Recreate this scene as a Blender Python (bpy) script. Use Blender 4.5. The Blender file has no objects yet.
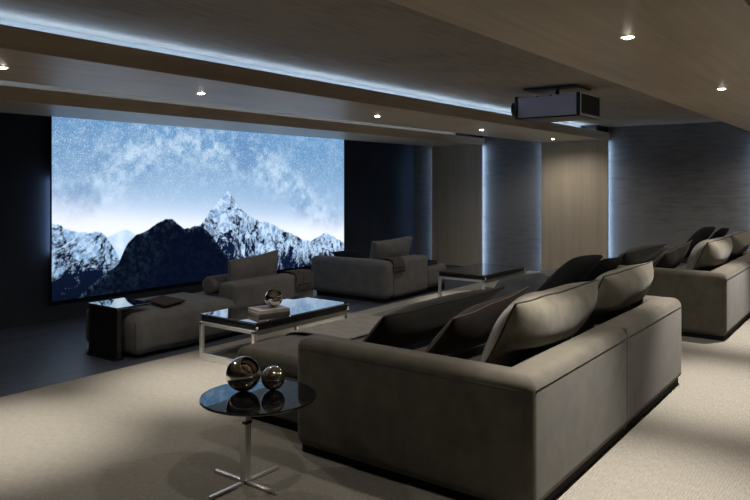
import bpy, math, random
import numpy as np
from mathutils import Vector, noise

random.seed(7)
SC = bpy.context.scene
COL = SC.collection
PI = math.pi

# ------------------------------------------------------------------ helpers
def srgb(r, g, b):
    f = lambda c: (c / 255) / 12.92 if c / 255 <= 0.04045 else ((c / 255 + 0.055) / 1.055) ** 2.4
    return (f(r), f(g), f(b), 1.0)


def origin_of(o):
    v = Vector((0, 0, 0))
    while o is not None:
        v += Vector(o.location)
        o = o.parent
    return v


def tag(o, label=None, cat=None, group=None, kind=None):
    if label: o['label'] = label
    if cat: o['category'] = cat
    if group: o['group'] = group
    if kind: o['kind'] = kind
    return o


def thing(name, label, cat, loc, group=None):
    o = bpy.data.objects.new(name, None)
    o.empty_display_size = 0.1
    COL.objects.link(o)
    o.location = loc
    return tag(o, label, cat, group)


class MB:
    """collects vertices and faces given in world coordinates"""
    def __init__(self):
        self.v, self.f = [], []

    def add(self, v, f):
        b = len(self.v)
        self.v += [tuple(p) for p in v]
        self.f += [tuple(b + i for i in q) for q in f]
        return self

    def box(self, x0, x1, y0, y1, z0, z1, b=0.0):
        if b > 0:
            return self.rbox((x0, y0, z0), (x1, y1, z1), b, seg=2, mid=1)
        v = [(x, y, z) for z in (z0, z1) for y in (y0, y1) for x in (x0, x1)]
        return self.add(v, [(0, 2, 3, 1), (4, 5, 7, 6), (0, 1, 5, 4), (2, 6, 7, 3), (0, 4, 6, 2), (1, 3, 7, 5)])

    def rbox(self, lo, hi, r, seg=4, mid=6, bulge=(0, 0, 0), wob=0.0, seed=0, warp=None):
        """box with rounded edges and softly domed faces"""
        lo, hi = Vector(lo), Vector(hi)
        ax = []
        for k in range(3):
            rr = min(r, (hi[k] - lo[k]) * 0.499)
            a = [lo[k] + rr * (1 - math.cos(PI / 2 * i / seg)) if False else lo[k] + rr * i / seg for i in range(seg + 1)]
            m = [lo[k] + rr + (hi[k] - lo[k] - 2 * rr) * i / mid for i in range(1, mid)]
            c = [hi[k] - rr + rr * i / seg for i in range(seg + 1)]
            ax.append(a + m + c)
        R = [min(r, (hi[k] - lo[k]) * 0.499) for k in range(3)]
        ctr, half = (lo + hi) / 2, (hi - lo) / 2
        verts, index, faces = [], {}, []

        def place(p):
            q = Vector((min(max(p[k], lo[k] + R[k]), hi[k] - R[k]) for k in range(3)))
            d = Vector(((p[k] - q[k]) / R[k] for k in range(3)))
            # map the cube corner onto a sphere octant
            x, y, z = d
            s = Vector((x * math.sqrt(max(0, 1 - y * y / 2 - z * z / 2 + y * y * z * z / 3)),
                        y * math.sqrt(max(0, 1 - z * z / 2 - x * x / 2 + z * z * x * x / 3)),
                        z * math.sqrt(max(0, 1 - x * x / 2 - y * y / 2 + x * x * y * y / 3))))
            o = q + Vector((s[k] * R[k] for k in range(3)))
            n = [(o[k] - ctr[k]) / half[k] for k in range(3)]
            w = [max(0, 1 - n[k] ** 2) for k in range(3)]
            for k in range(3):
                a, b2 = (k + 1) % 3, (k + 2) % 3
                if bulge[k]:
                    o[k] += bulge[k] * n[k] * math.sqrt(w[a] * w[b2])
            if wob:
                e = Vector((noise.noise(Vector(o) * 3.1 + Vector((seed, 0, 0))), noise.noise(Vector(o) * 3.1 + Vector((0, seed + 9, 0))), noise.noise(Vector(o) * 3.1 + Vector((0, 0, seed + 21)))))
                o += e * wob
            if warp: o = Vector(warp(o))
            return o

        def vid(i, j, k):
            key = (i, j, k)
            if key not in index:
                index[key] = len(verts)
                verts.append(tuple(place((ax[0][i], ax[1][j], ax[2][k]))))
            return index[key]
        n = [len(a) - 1 for a in ax]
        for i in range(n[0]):
            for j in range(n[1]):
                faces.append((vid(i, j, 0), vid(i, j + 1, 0), vid(i + 1, j + 1, 0), vid(i + 1, j, 0)))
                faces.append((vid(i, j, n[2]), vid(i + 1, j, n[2]), vid(i + 1, j + 1, n[2]), vid(i, j + 1, n[2])))
        for i in range(n[0]):
            for k in range(n[2]):
                faces.append((vid(i, 0, k), vid(i + 1, 0, k), vid(i + 1, 0, k + 1), vid(i, 0, k + 1)))
                faces.append((vid(i, n[1], k), vid(i, n[1], k + 1), vid(i + 1, n[1], k + 1), vid(i + 1, n[1], k)))
        for j in range(n[1]):
            for k in range(n[2]):
                faces.append((vid(0, j, k), vid(0, j, k + 1), vid(0, j + 1, k + 1), vid(0, j + 1, k)))
                faces.append((vid(n[0], j, k), vid(n[0], j + 1, k), vid(n[0], j + 1, k + 1), vid(n[0], j, k + 1)))
        return self.add(verts, faces)

    def tube(self, path, r, closed=False, sides=6):
        pts = [Vector(p) for p in path]
        n = len(pts)
        rings, up = [], None
        for i, p in enumerate(pts):
            a = pts[(i - 1) % n] if closed or i > 0 else p
            b = pts[(i + 1) % n] if closed or i < n - 1 else p
            t = (b - a).normalized()
            if up is None:
                up = Vector((0, 0, 1)) if abs(t.z) < 0.9 else Vector((1, 0, 0))
            up = (up - t * up.dot(t)).normalized()
            s = t.cross(up)
            rings.append([p + (up * math.cos(2 * PI * k / sides) + s * math.sin(2 * PI * k / sides)) * r for k in range(sides)])
        v = [q for ring in rings for q in ring]
        f = []
        for i in range(n if closed else n - 1):
            j = (i + 1) % n
            for k in range(sides):
                l = (k + 1) % sides
                f.append((i * sides + k, i * sides + l, j * sides + l, j * sides + k))
        if not closed:
            f.append(tuple(range(sides))[::-1])
            f.append(tuple((n - 1) * sides + k for k in range(sides)))
        return self.add(v, f)

    def lathe(self, prof, ctr, axis=(0, 0, 1), n=48, cap=True):
        """profile (radius, height) turned about axis through ctr"""
        ax = Vector(axis).normalized()
        e1 = ax.orthogonal().normalized()
        e2 = ax.cross(e1)
        c = Vector(ctr)
        v, f = [], []
        for r, h in prof:
            for k in range(n):
                t = 2 * PI * k / n
                v.append(c + ax * h + (e1 * math.cos(t) + e2 * math.sin(t)) * r)
        for i in range(len(prof) - 1):
            for k in range(n):
                l = (k + 1) % n
                f.append((i * n + k, i * n + l, (i + 1) * n + l, (i + 1) * n + k))
        if cap:
            if prof[0][0] > 1e-6: f.append(tuple(range(n))[::-1])
            if prof[-1][0] > 1e-6: f.append(tuple((len(prof) - 1) * n + k for k in range(n)))
        return self.add(v, f)

    def prism(self, poly, z0, z1):
        n = len(poly)
        v = [(x, y, z0) for x, y in poly] + [(x, y, z1) for x, y in poly]
        f = [tuple(range(n))[::-1], tuple(range(n, 2 * n))]
        f += [(i, (i + 1) % n, n + (i + 1) % n, n + i) for i in range(n)]
        return self.add(v, f)

    def build(self, name, mat, parent=None, smooth=False, base=None):
        me = bpy.data.meshes.new(name)
        if parent is not None:
            org = origin_of(parent)
        elif base is not None:
            org = Vector(base)
        else:
            xs = np.array(self.v)
            lo, hi = xs.min(0), xs.max(0)
            org = Vector(((lo[0] + hi[0]) / 2, (lo[1] + hi[1]) / 2, lo[2]))
        me.from_pydata([tuple(Vector(p) - org) for p in self.v], [], self.f)
        me.materials.append(mat)
        if smooth:
            me.polygons.foreach_set('use_smooth', [True] * len(me.polygons))
        me.update()
        o = bpy.data.objects.new(name, me)
        COL.objects.link(o)
        if parent is not None:
            o.parent = parent
        else:
            o.location = org
        return o


def soft(o, width, seg=3):
    m = o.modifiers.new('soft edges', 'BEVEL')
    m.width, m.segments, m.limit_method, m.angle_limit = width, seg, 'ANGLE', math.radians(40)
    m.harden_normals = False
    o.data.polygons.foreach_set('use_smooth', [True] * len(o.data.polygons))
    w = o.modifiers.new('normals', 'WEIGHTED_NORMAL')
    w.keep_sharp = True
    return o


def structure(o):
    o['kind'] = 'structure'
    return o


def dup(o, off, parent=None, label=None, group=None):
    c = o.copy()
    COL.objects.link(c)
    if parent is None:
        c.location = Vector(o.location) + Vector(off)
        if label: c['label'] = label
        if group: c['group'] = group
    else:
        c.parent = parent
    for ch in list(o.children):
        dup(ch, off, c)
    return c

# ------------------------------------------------------------------ materials
def new_mat(name):
    m = bpy.data.materials.new(name)
    m.use_nodes = True
    nt = m.node_tree
    return m, nt, nt.nodes['Principled BSDF']


def node(nt, t, **kw):
    n = nt.nodes.new(t)
    for k, v in kw.items():
        if k.startswith('i_'):
            n.inputs[k[2:].replace('_', ' ')].default_value = v
        else:
            setattr(n, k, v)
    return n


def noisy(name, c1, c2, scale=(4, 4, 4), detail=6, rough=0.8, bump=0.0, bscale=None, lo=0.35, hi=0.65, sheen=0.0, spec=0.5, metallic=0.0, bdist=0.01, ior=1.5):
    m, nt, b = new_mat(name)
    tc = node(nt, 'ShaderNodeTexCoord')
    mp = node(nt, 'ShaderNodeMapping')
    mp.inputs['Scale'].default_value = scale
    nz = node(nt, 'ShaderNodeTexNoise', i_Scale=1.0, i_Detail=detail, i_Roughness=0.6)
    rp = node(nt, 'ShaderNodeValToRGB')
    rp.color_ramp.elements[0].position, rp.color_ramp.elements[0].color = lo, c1
    rp.color_ramp.elements[1].position, rp.color_ramp.elements[1].color = hi, c2
    L = nt.links.new
    L(tc.outputs['Object'], mp.inputs['Vector'])
    L(mp.outputs['Vector'], nz.inputs['Vector'])
    L(nz.outputs['Fac'], rp.inputs['Fac'])
    L(rp.outputs['Color'], b.inputs['Base Color'])
    b.inputs['Roughness'].default_value = rough
    b.inputs['Specular IOR Level'].default_value = spec
    b.inputs['Metallic'].default_value = metallic
    b.inputs['IOR'].default_value = ior
    if sheen:
        b.inputs['Sheen Weight'].default_value = sheen
        b.inputs['Sheen Roughness'].default_value = 0.5
    if bump:
        mp2 = node(nt, 'ShaderNodeMapping')
        mp2.inputs['Scale'].default_value = bscale or scale
        nz2 = node(nt, 'ShaderNodeTexNoise', i_Scale=1.0, i_Detail=4.0)
        bp = node(nt, 'ShaderNodeBump', i_Strength=bump, i_Distance=bdist)
        L(tc.outputs['Object'], mp2.inputs['Vector'])
        L(mp2.outputs['Vector'], nz2.inputs['Vector'])
        L(nz2.outputs['Fac'], bp.inputs['Height'])
        L(bp.outputs['Normal'], b.inputs['Normal'])
    return m


def emit(name, col, strength):
    m = bpy.data.materials.new(name)
    m.use_nodes = True
    nt = m.node_tree
    nt.nodes.remove(nt.nodes['Principled BSDF'])
    e = node(nt, 'ShaderNodeEmission', i_Color=col, i_Strength=strength)
    nt.links.new(e.outputs[0], nt.nodes['Material Output'].inputs['Surface'])
    return m


M = {}
FAB1, FAB2 = srgb(76, 72, 63), srgb(90, 85, 75)
M['sofa'] = noisy('taupe nubuck', FAB1, FAB2, (7, 7, 7), 8, 0.9, 0.12, (160, 160, 160), sheen=0.15, spec=0.2, bdist=0.002)
M['cushion'] = noisy('taupe cushion', srgb(80, 76, 66), srgb(104, 99, 87), (6, 6, 6), 8, 0.9, 0.25, (18, 18, 18), sheen=0.15, spec=0.2, bdist=0.006)
M['daybed'] = noisy('grey taupe weave', srgb(86, 85, 85), srgb(98, 97, 97), (9, 9, 9), 6, 0.95, 0.2, (14, 14, 5), sheen=0.1, spec=0.15, bdist=0.006)
M['olive'] = noisy('dark olive velvet', srgb(28, 26, 22), srgb(36, 34, 29), (6, 6, 6), 6, 0.9, 0.2, (15, 15, 15), sheen=0.1, spec=0.2, bdist=0.006)
M['brown'] = noisy('dark brown velvet', srgb(40, 34, 31), srgb(52, 45, 41), (6, 6, 6), 6, 0.9, 0.2, (15, 15, 15), sheen=0.1, spec=0.2, bdist=0.006)
M['black_cloth'] = noisy('black linen', srgb(17, 18, 19), srgb(23, 24, 26), (8, 8, 8), 6, 0.95, 0.2, (20, 20, 20), spec=0.15, bdist=0.005)
M['grey_cloth'] = noisy('blue grey velvet', srgb(74, 78, 84), srgb(88, 92, 98), (7, 7, 7), 6, 0.9, 0.2, (15, 15, 15), spec=0.2, bdist=0.006)
M['throw'] = noisy('light grey wool', srgb(128, 125, 120), srgb(148, 145, 139), (30, 8, 30), 5, 0.95, 0.3, (60, 60, 60), spec=0.1, bdist=0.004)
M['throw_dark'] = noisy('dark brown wool', srgb(52, 40, 36), srgb(70, 55, 49), (40, 10, 40), 5, 0.95, 0.4, (70, 70, 70), spec=0.1, bdist=0.004)
M['throw_grey'] = noisy('dark grey wool', srgb(52, 50, 50), srgb(84, 81, 79), (60, 12, 40), 5, 0.95, 0.4, (70, 70, 70), spec=0.1, bdist=0.004)
M['piping'] = noisy('dark piping', srgb(34, 31, 27), srgb(42, 38, 33), (20, 20, 20), 3, 0.9)
M['brown_piping'] = noisy('brown piping', srgb(92, 80, 71), srgb(104, 91, 81), (20, 20, 20), 3, 0.9)
M['plinth'] = noisy('black plinth', srgb(14, 13, 12), srgb(18, 17, 16), (10, 10, 10), 3, 0.8, spec=0.2)
M['black_glass'] = noisy('black glass', (0.004, 0.004, 0.005, 1), (0.006, 0.006, 0.008, 1), (3, 3, 3), 2, 0.015, ior=2.3)
M['dark_mirror'] = noisy('smoked mirror top', (0.42, 0.42, 0.43, 1), (0.44, 0.44, 0.45, 1), (3, 3, 3), 2, 0.02, metallic=1.0)
M['black_lacquer'] = noisy('black lacquer', (0.008, 0.008, 0.009, 1), (0.012, 0.012, 0.013, 1), (3, 3, 3), 2, 0.25, spec=0.4)
M['chrome'] = noisy('polished steel', (0.88, 0.87, 0.85, 1), (0.92, 0.91, 0.89, 1), (3, 3, 3), 2, 0.34, metallic=0.85)
M['dark_steel'] = noisy('dark brushed steel', (0.30, 0.29, 0.27, 1), (0.34, 0.33, 0.31, 1), (3, 3, 3), 2, 0.35, metallic=0.8)
M['smoke_chrome'] = noisy('smoked mirror glass', (0.80, 0.77, 0.73, 1), (0.86, 0.83, 0.79, 1), (3, 3, 3), 2, 0.02, metallic=1.0)
M['dark_plaster'] = noisy('dark navy plaster', (0.022, 0.027, 0.038, 1), (0.030, 0.037, 0.052, 1), (2, 2, 2), 6, 0.85, 0.1, (30, 30, 30), spec=0.2)
M['paper'] = noisy('paper pages', srgb(150, 138, 124), srgb(172, 160, 146), (3, 3, 200), 3, 0.9)
M['cover_pale'] = noisy('pale book cover', srgb(150, 145, 138), srgb(170, 165, 158), (8, 8, 8), 3, 0.6)
M['cover_dark'] = noisy('dark book cover', srgb(60, 54, 48), srgb(80, 72, 64), (8, 8, 8), 3, 0.6)
M['ink'] = noisy('black ink', srgb(22, 22, 24), srgb(28, 28, 30), (8, 8, 8), 3, 0.7)
M['silver'] = noisy('satin silver casing', srgb(196, 200, 232), srgb(202, 206, 238), (4, 4, 4), 2, 0.45, metallic=0.0)
M['black_plastic'] = noisy('black plastic', srgb(18, 18, 19), srgb(24, 24, 25), (6, 6, 6), 2, 0.4)
M['lens'] = noisy('lens glass', (0.01, 0.012, 0.02, 1), (0.015, 0.018, 0.03, 1), (6, 6, 6), 2, 0.03, spec=1.0)
M['lip'] = noisy('pale aluminium profile', srgb(172, 168, 162), srgb(182, 178, 172), (1, 8, 8), 2, 0.6)
M['white_trim'] = noisy('white enamel', srgb(200, 196, 188), srgb(210, 206, 198), (6, 6, 6), 2, 0.4)


def wood(name, c1, c2, axis):
    """oak veneer with long grain along one axis"""
    m, nt, b = new_mat(name)
    L = nt.links.new
    tc = node(nt, 'ShaderNodeTexCoord')
    s = [14.0, 14.0, 14.0]
    s[axis] = 0.55
    mp = node(nt, 'ShaderNodeMapping'); mp.inputs['Scale'].default_value = s
    nz = node(nt, 'ShaderNodeTexNoise', i_Scale=1.0, i_Detail=9.0, i_Roughness=0.68, i_Distortion=0.6)
    nb = node(nt, 'ShaderNodeTexNoise', i_Scale=0.9, i_Detail=3.0)
    mx = node(nt, 'ShaderNodeMath', operation='MULTIPLY_ADD'); mx.inputs[1].default_value = 0.58
    rp = node(nt, 'ShaderNodeValToRGB')
    rp.color_ramp.elements[0].position, rp.color_ramp.elements[0].color = 0.45, c1
    rp.color_ramp.elements[1].position, rp.color_ramp.elements[1].color = 0.95, c2
    # sparse darker knots and flecks
    s2 = [7.0, 7.0, 7.0]; s2[axis] = 2.2
    mk = node(nt, 'ShaderNodeMapping'); mk.inputs['Scale'].default_value = s2
    kn = node(nt, 'ShaderNodeTexNoise', i_Scale=1.0, i_Detail=5.0, i_Roughness=0.75)
    kr = node(nt, 'ShaderNodeValToRGB')
    kr.color_ramp.elements[0].position, kr.color_ramp.elements[0].color = 0.66, (0, 0, 0, 1)
    kr.color_ramp.elements[1].position, kr.color_ramp.elements[1].color = 0.78, (1, 1, 1, 1)
    mix = node(nt, 'ShaderNodeMixRGB'); mix.inputs['Color2'].default_value = tuple(0.5 * c for c in c1[:3]) + (1,)
    km = node(nt, 'ShaderNodeMath', operation='MULTIPLY'); km.inputs[1].default_value = 0.7
    L(tc.outputs['Object'], mp.inputs['Vector']); L(mp.outputs[0], nz.inputs['Vector'])
    L(tc.outputs['Object'], nb.inputs['Vector']); L(tc.outputs['Object'], mk.inputs['Vector']); L(mk.outputs[0], kn.inputs['Vector'])
    L(nb.outputs['Fac'], mx.inputs[0]); L(nz.outputs['Fac'], mx.inputs[2]); L(mx.outputs[0], rp.inputs['Fac'])
    L(kn.outputs['Fac'], kr.inputs['Fac']); L(kr.outputs['Color'], km.inputs[0]); L(km.outputs[0], mix.inputs['Fac'])
    L(rp.outputs['Color'], mix.inputs['Color1']); L(mix.outputs[0], b.inputs['Base Color'])
    bp = node(nt, 'ShaderNodeBump', i_Strength=0.06, i_Distance=0.002)
    L(nz.outputs['Fac'], bp.inputs['Height']); L(bp.outputs[0], b.inputs['Normal'])
    b.inputs['Roughness'].default_value = 0.40
    b.inputs['Specular IOR Level'].default_value = 0.55
    return m


M['oak_x'] = wood('oak veneer along the beams', srgb(170, 153, 129), srgb(206, 190, 165), 0)
M['oak_z'] = wood('oak veneer upright', srgb(160, 147, 128), srgb(190, 176, 155), 2)


def concrete(name, c1, c2, axis, boards):
    """cast concrete with faint board marks: streaks run along axis, joints every 'boards' metres"""
    m, nt, b = new_mat(name)
    L = nt.links.new
    tc = node(nt, 'ShaderNodeTexCoord')
    s = [24.0, 24.0, 24.0]; s[axis] = 3.5
    mp = node(nt, 'ShaderNodeMapping'); mp.inputs['Scale'].default_value = s
    nz = node(nt, 'ShaderNodeTexNoise', i_Scale=1.0, i_Detail=8.0, i_Roughness=0.62, i_Distortion=0.2)
    nb = node(nt, 'ShaderNodeTexNoise', i_Scale=1.1, i_Detail=5.0, i_Roughness=0.6)
    ad = node(nt, 'ShaderNodeMath', operation='MULTIPLY_ADD'); ad.inputs[1].default_value = 0.9
    rp = node(nt, 'ShaderNodeValToRGB')
    rp.color_ramp.elements[0].position, rp.color_ramp.elements[0].color = 0.65, c1
    rp.color_ramp.elements[1].position, rp.color_ramp.elements[1].color = 1.2 / 1.0 if False else 1.0, c2
    # fine light scratches along the boards
    s2 = [90.0, 90.0, 90.0]; s2[axis] = 1.3
    m2 = node(nt, 'ShaderNodeMapping'); m2.inputs['Scale'].default_value = s2
    n2 = node(nt, 'ShaderNodeTexNoise', i_Scale=1.0, i_Detail=3.0)
    r2 = node(nt, 'ShaderNodeValToRGB')
    r2.color_ramp.elements[0].position, r2.color_ramp.elements[0].color = 0.62, (0, 0, 0, 1)
    r2.color_ramp.elements[1].position, r2.color_ramp.elements[1].color = 0.80, (1, 1, 1, 1)
    k2 = node(nt, 'ShaderNodeMath', operation='MULTIPLY'); k2.inputs[1].default_value = 0.35
    mix = node(nt, 'ShaderNodeMixRGB'); mix.inputs['Color2'].default_value = tuple(min(1, 1.6 * c) for c in c2[:3]) + (1,)
    L(tc.outputs['Object'], mp.inputs['Vector']); L(mp.outputs[0], nz.inputs['Vector'])
    L(tc.outputs['Object'], nb.inputs['Vector']); L(tc.outputs['Object'], m2.inputs['Vector']); L(m2.outputs[0], n2.inputs['Vector'])
    L(nb.outputs['Fac'], ad.inputs[0]); L(nz.outputs['Fac'], ad.inputs[2]); L(ad.outputs[0], rp.inputs['Fac'])
    L(n2.outputs['Fac'], r2.inputs['Fac']); L(r2.outputs['Color'], k2.inputs[0]); L(k2.outputs[0], mix.inputs['Fac'])
    L(rp.outputs['Color'], mix.inputs['Color1']); L(mix.outputs[0], b.inputs['Base Color'])
    bp = node(nt, 'ShaderNodeBump', i_Strength=0.10, i_Distance=0.006)
    L(ad.outputs[0], bp.inputs['Height']); L(bp.outputs[0], b.inputs['Normal'])
    b.inputs['Roughness'].default_value = 0.75
    b.inputs['Specular IOR Level'].default_value = 0.3
    return m


M['concrete_ceiling'] = concrete('cast concrete ceiling', srgb(134, 125, 114), srgb(162, 152, 139), 0, 0.2)
M['concrete_back'] = concrete('board marked concrete, rear', srgb(108, 107, 106), srgb(146, 144, 141), 0, 0.2)
M['concrete_wall'] = concrete('board marked concrete', srgb(94, 93, 92), srgb(118, 116, 114), 1, 0.2)


def carpet_mat():
    m, nt, b = new_mat('woven beige carpet')
    L = nt.links.new
    tc = node(nt, 'ShaderNodeTexCoord')
    mp = node(nt, 'ShaderNodeMapping'); mp.inputs['Scale'].default_value = (22.0, 150.0, 1.0)
    nz = node(nt, 'ShaderNodeTexNoise', i_Scale=1.0, i_Detail=4.0, i_Roughness=0.6)
    rp = node(nt, 'ShaderNodeValToRGB')
    rp.color_ramp.elements[0].position, rp.color_ramp.elements[0].color = 0.32, srgb(134, 129, 120)
    rp.color_ramp.elements[1].position, rp.color_ramp.elements[1].color = 0.68, srgb(160, 155, 145)
    wv = node(nt, 'ShaderNodeTexWave', wave_type='BANDS', bands_direction='Y', i_Scale=22.0, i_Distortion=1.2, i_Detail=2.0)
    wv.inputs['Detail Scale'].default_value = 3.0
    bp = node(nt, 'ShaderNodeBump', i_Strength=0.4, i_Distance=0.004)
    ad = node(nt, 'ShaderNodeMath', operation='ADD')
    L(tc.outputs['Object'], mp.inputs['Vector']); L(mp.outputs[0], nz.inputs['Vector']); L(tc.outputs['Object'], wv.inputs['Vector'])
    L(nz.outputs['Fac'], rp.inputs['Fac']); L(rp.outputs['Color'], b.inputs['Base Color'])
    L(nz.outputs['Fac'], ad.inputs[0]); L(wv.outputs['Fac'], ad.inputs[1]); L(ad.outputs[0], bp.inputs['Height']); L(bp.outputs[0], b.inputs['Normal'])
    b.inputs['Roughness'].default_value = 0.95
    b.inputs['Specular IOR Level'].default_value = 0.1
    return m


M['carpet'] = carpet_mat()


def floor_mat():
    m, nt, b = new_mat('dark oak planks')
    L = nt.links.new
    tc = node(nt, 'ShaderNodeTexCoord')
    br = node(nt, 'ShaderNodeTexBrick', i_Scale=1.0)
    br.inputs['Brick Width'].default_value, br.inputs['Row Height'].default_value = 1.9, 0.16
    br.inputs['Mortar Size'].default_value = 0.004
    br.inputs['Color1'].default_value, br.inputs['Color2'].default_value = (0.075, 0.090, 0.125, 1), (0.11, 0.13, 0.175, 1)
    br.inputs['Mortar'].default_value = (0.012, 0.012, 0.012, 1)
    mp = node(nt, 'ShaderNodeMapping'); mp.inputs['Scale'].default_value = (1.2, 26.0, 1.0)
    nz = node(nt, 'ShaderNodeTexNoise', i_Scale=1.0, i_Detail=6.0)
    mx = node(nt, 'ShaderNodeMixRGB', blend_type='MULTIPLY'); mx.inputs['Fac'].default_value = 0.7
    L(tc.outputs['Object'], br.inputs['Vector']); L(tc.outputs['Object'], mp.inputs['Vector']); L(mp.outputs[0], nz.inputs['Vector'])
    L(br.outputs['Color'], mx.inputs['Color1']); L(nz.outputs['Fac'], mx.inputs['Color2']); L(mx.outputs[0], b.inputs['Base Color'])
    bp = node(nt, 'ShaderNodeBump', i_Strength=0.25, i_Distance=0.004)
    L(nz.outputs['Fac'], bp.inputs['Height']); L(bp.outputs[0], b.inputs['Normal'])
    b.inputs['Roughness'].default_value = 0.45
    b.inputs['IOR'].default_value = 1.7
    return m


M['floor'] = floor_mat()
BLUE = (0.42, 0.64, 1.0, 1)
M['led'] = emit('cool white light strip', BLUE, 14.0)
M['led_cove'] = emit('cool white cove strip', BLUE, 12.0)
M['led_soft'] = emit('soft white cove strip', (0.72, 0.84, 1.0, 1), 4.0)
M['bulb'] = emit('warm downlight lens', (1.0, 0.90, 0.76, 1), 40.0)

# ------------------------------------------------------------------ room shell
XL, XR, YB, YF, ZC = -2.5, 11.0, -3.0, 7.3, 2.39
ZB, ZT = 2.178, 2.298           # underside and top of the dropped beams
CARPET_EDGE = 4.97
structure(MB().box(XL - .1, XR + .1, YB - .1, YF + .1, -0.1, 0).build('floor', M['floor']))
structure(MB().box(XL - .1, XR + .1, YB - .1, YF + .1, ZC, ZC + .1).build('ceiling', M['concrete_ceiling']))
structure(MB().box(XR, XR + .1, YB, YF, 0, ZC).build('wall_right', M['concrete_wall']))
structure(MB().box(XL - .1, XL, YB, YF, 0, ZC).build('wall_left', M['concrete_wall']))
structure(MB().box(XL, XR, YF, YF + .1, 0, ZC).build('wall_front', M['dark_plaster']))
structure(MB().box(XL, XR, YB - .1, YB, 0, ZC).build('wall_back', M['concrete_back']))
rug = MB().box(XL, XR, YB, CARPET_EDGE, 0.0, 0.012).build('carpet', M['carpet'])
tag(rug, 'beige woven carpet covering the floor under the sofas, ending at dark planks', 'carpet')

CAP_END = 10.45
BEAMS = ((0.44, 1.50), (3.58, 4.69), (5.80, 6.83))
for i, (y0, y1) in enumerate(BEAMS):
    structure(MB().box(XL, XR, y0, y1, ZB, ZT).build('trim_%d' % (i + 1), M['oak_x']))
    # cladding panel that carries the beam down the wall, standing off on a narrower core
    structure(soft(MB().box(XR - .11, XR - .075, y0, y1, 0.012, ZB).build('trim_%d' % (i + 4), M['oak_z']), 0.003, 2))
    structure(MB().box(XR - .075, XR, y0 + .05, y1 - .05, 0.012, ZB).build('trim_%d' % (i + 7), M['black_lacquer']))
    structure(MB().box(XL, CAP_END, y0 + .27, y1 - .25, ZT, ZC).build('trim_%d' % (i + 10), M['lip']))
    structure(MB().box(CAP_END, XR, y0 + .03, y1 - .03, ZT, ZC).build('trim_%d' % (i + 13), M['black_lacquer']))  # black block stands in for the darkness of the unlit cove end

# LED strips
def led(x0, x1, y0, y1, z0, z1, label, mat='led', group=None):
    o = MB().box(x0, x1, y0, y1, z0, z1).build('light_strip', M[mat])
    return tag(o, label, 'light strip', group)

PN = ('near the right end of the concrete wall', 'below the projector', 'farthest from the sofas beside the screen')
for i, (y0, y1) in enumerate(BEAMS):
    if i != 0:
        led(XR - .06, XR - .03, y0 + .030, y0 + .05, .03, 2.15,
            ('upright light strip on the right edge of the oak wall panel below the projector',
             'upright light strip on the right edge of the oak wall panel nearest the screen')[i - 1])
    led(XR - .06, XR - .03, y1 - .05, y1 - .030, .03, 2.15,
        ('upright light strip behind the oak wall panel at the far right, beside the second sofa',
         'upright light strip behind the left edge of the oak wall panel below the projector',
         'upright light strip behind the left edge of the oak panel nearest the screen wall')[i])
led(1.5, CAP_END, 3.760, 3.780, ZT + .022, ZT + .034, 'long blue cove light strip along the top of the first oak ceiling beam', 'led_cove')
led(1.0, CAP_END, 5.935, 5.955, ZT, ZT + .012, 'blue cove light strip along the top of the oak beam nearest the screen', 'led_soft')

# downlights
def downlight(x, y, label, z=ZB, watts=150.0, cone=68, group=None, blend=0.9, spill=27.0):
    ZB = z
    t = thing('downlight', label, 'downlight', (x, y, ZB), group)
    MB().lathe([(0.038, -0.001), (0.038, -0.004), (0.030, -0.005), (0.027, -0.002), (0.027, -0.001)], (x, y, ZB), n=28, cap=False).build('trim_ring', M['white_trim'], t, True)
    MB().lathe([(0.027, -0.003), (0.024, -0.006), (0.015, -0.009), (0.0001, -0.010)], (x, y, ZB), n=28).build('lens', M['bulb'], t)
    l = bpy.data.lights.new('downlight_beam', 'SPOT')
    l.energy, l.color, l.spot_size, l.spot_blend, l.shadow_soft_size = watts, (1.0, 0.94, 0.86), math.radians(cone), blend, 0.03
    o = bpy.data.objects.new('downlight_beam', l)
    COL.objects.link(o)
    o.parent = t
    o.location = (0, 0, -0.03)
    l2 = bpy.data.lights.new('downlight_spill', 'SPOT')
    l2.energy, l2.color, l2.spot_size, l2.spot_blend, l2.shadow_soft_size = spill, (1.0, 0.93, 0.84), math.radians(165), 0.6, 0.04
    o = bpy.data.objects.new('downlight_spill', l2)
    COL.objects.link(o)
    o.parent = t
    o.location = (0, 0, -0.03)
    return t

ROW1 = ((1.93, 'small round downlight in the first oak beam, at the left edge of the picture'),
        (3.38, 'small round downlight in the first oak beam, above the coffee table with books'),
        (5.60, 'small round downlight in the first oak beam, above the right half of the screen'),
        (7.81, 'small round downlight in the first oak beam, above the far coffee table'),
        (10.10, 'small round downlight in the first oak beam, under the projector and beside the wall panel'))
for x, lb in ROW1:
    downlight(x, 4.16, lb, watts=9.0 if x > 10 else 230.0, cone=140 if x > 10 else 50, blend=1.0, spill=25.0)
for x, lb in ((3.26, 'round downlight in the wide oak soffit, the one nearest the camera'),
              (5.45, 'round downlight in the wide oak soffit, close to the right edge of the picture'),
              (7.70, 'round downlight in the wide oak soffit, above the end of the second sofa'),
              (9.95, 'round downlight in the wide oak soffit, close to the concrete wall')):
    downlight(x, 0.98, lb, watts=270.0 if x < 9 else 60.0, cone=60, spill=42.0)

downlight(2.2, 1.62, 'round downlight in the concrete ceiling above the round side table', z=ZC, watts=16.0, cone=150, spill=3.0)

# ------------------------------------------------------------------ the screen picture
def px_ray(u, v):
    a, b = (u - 375.0) / 692.0, (183.3 - v) / 692.0
    return Vector((0.8007 + a * 0.599, 0.599 - a * 0.8007, b))


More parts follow.
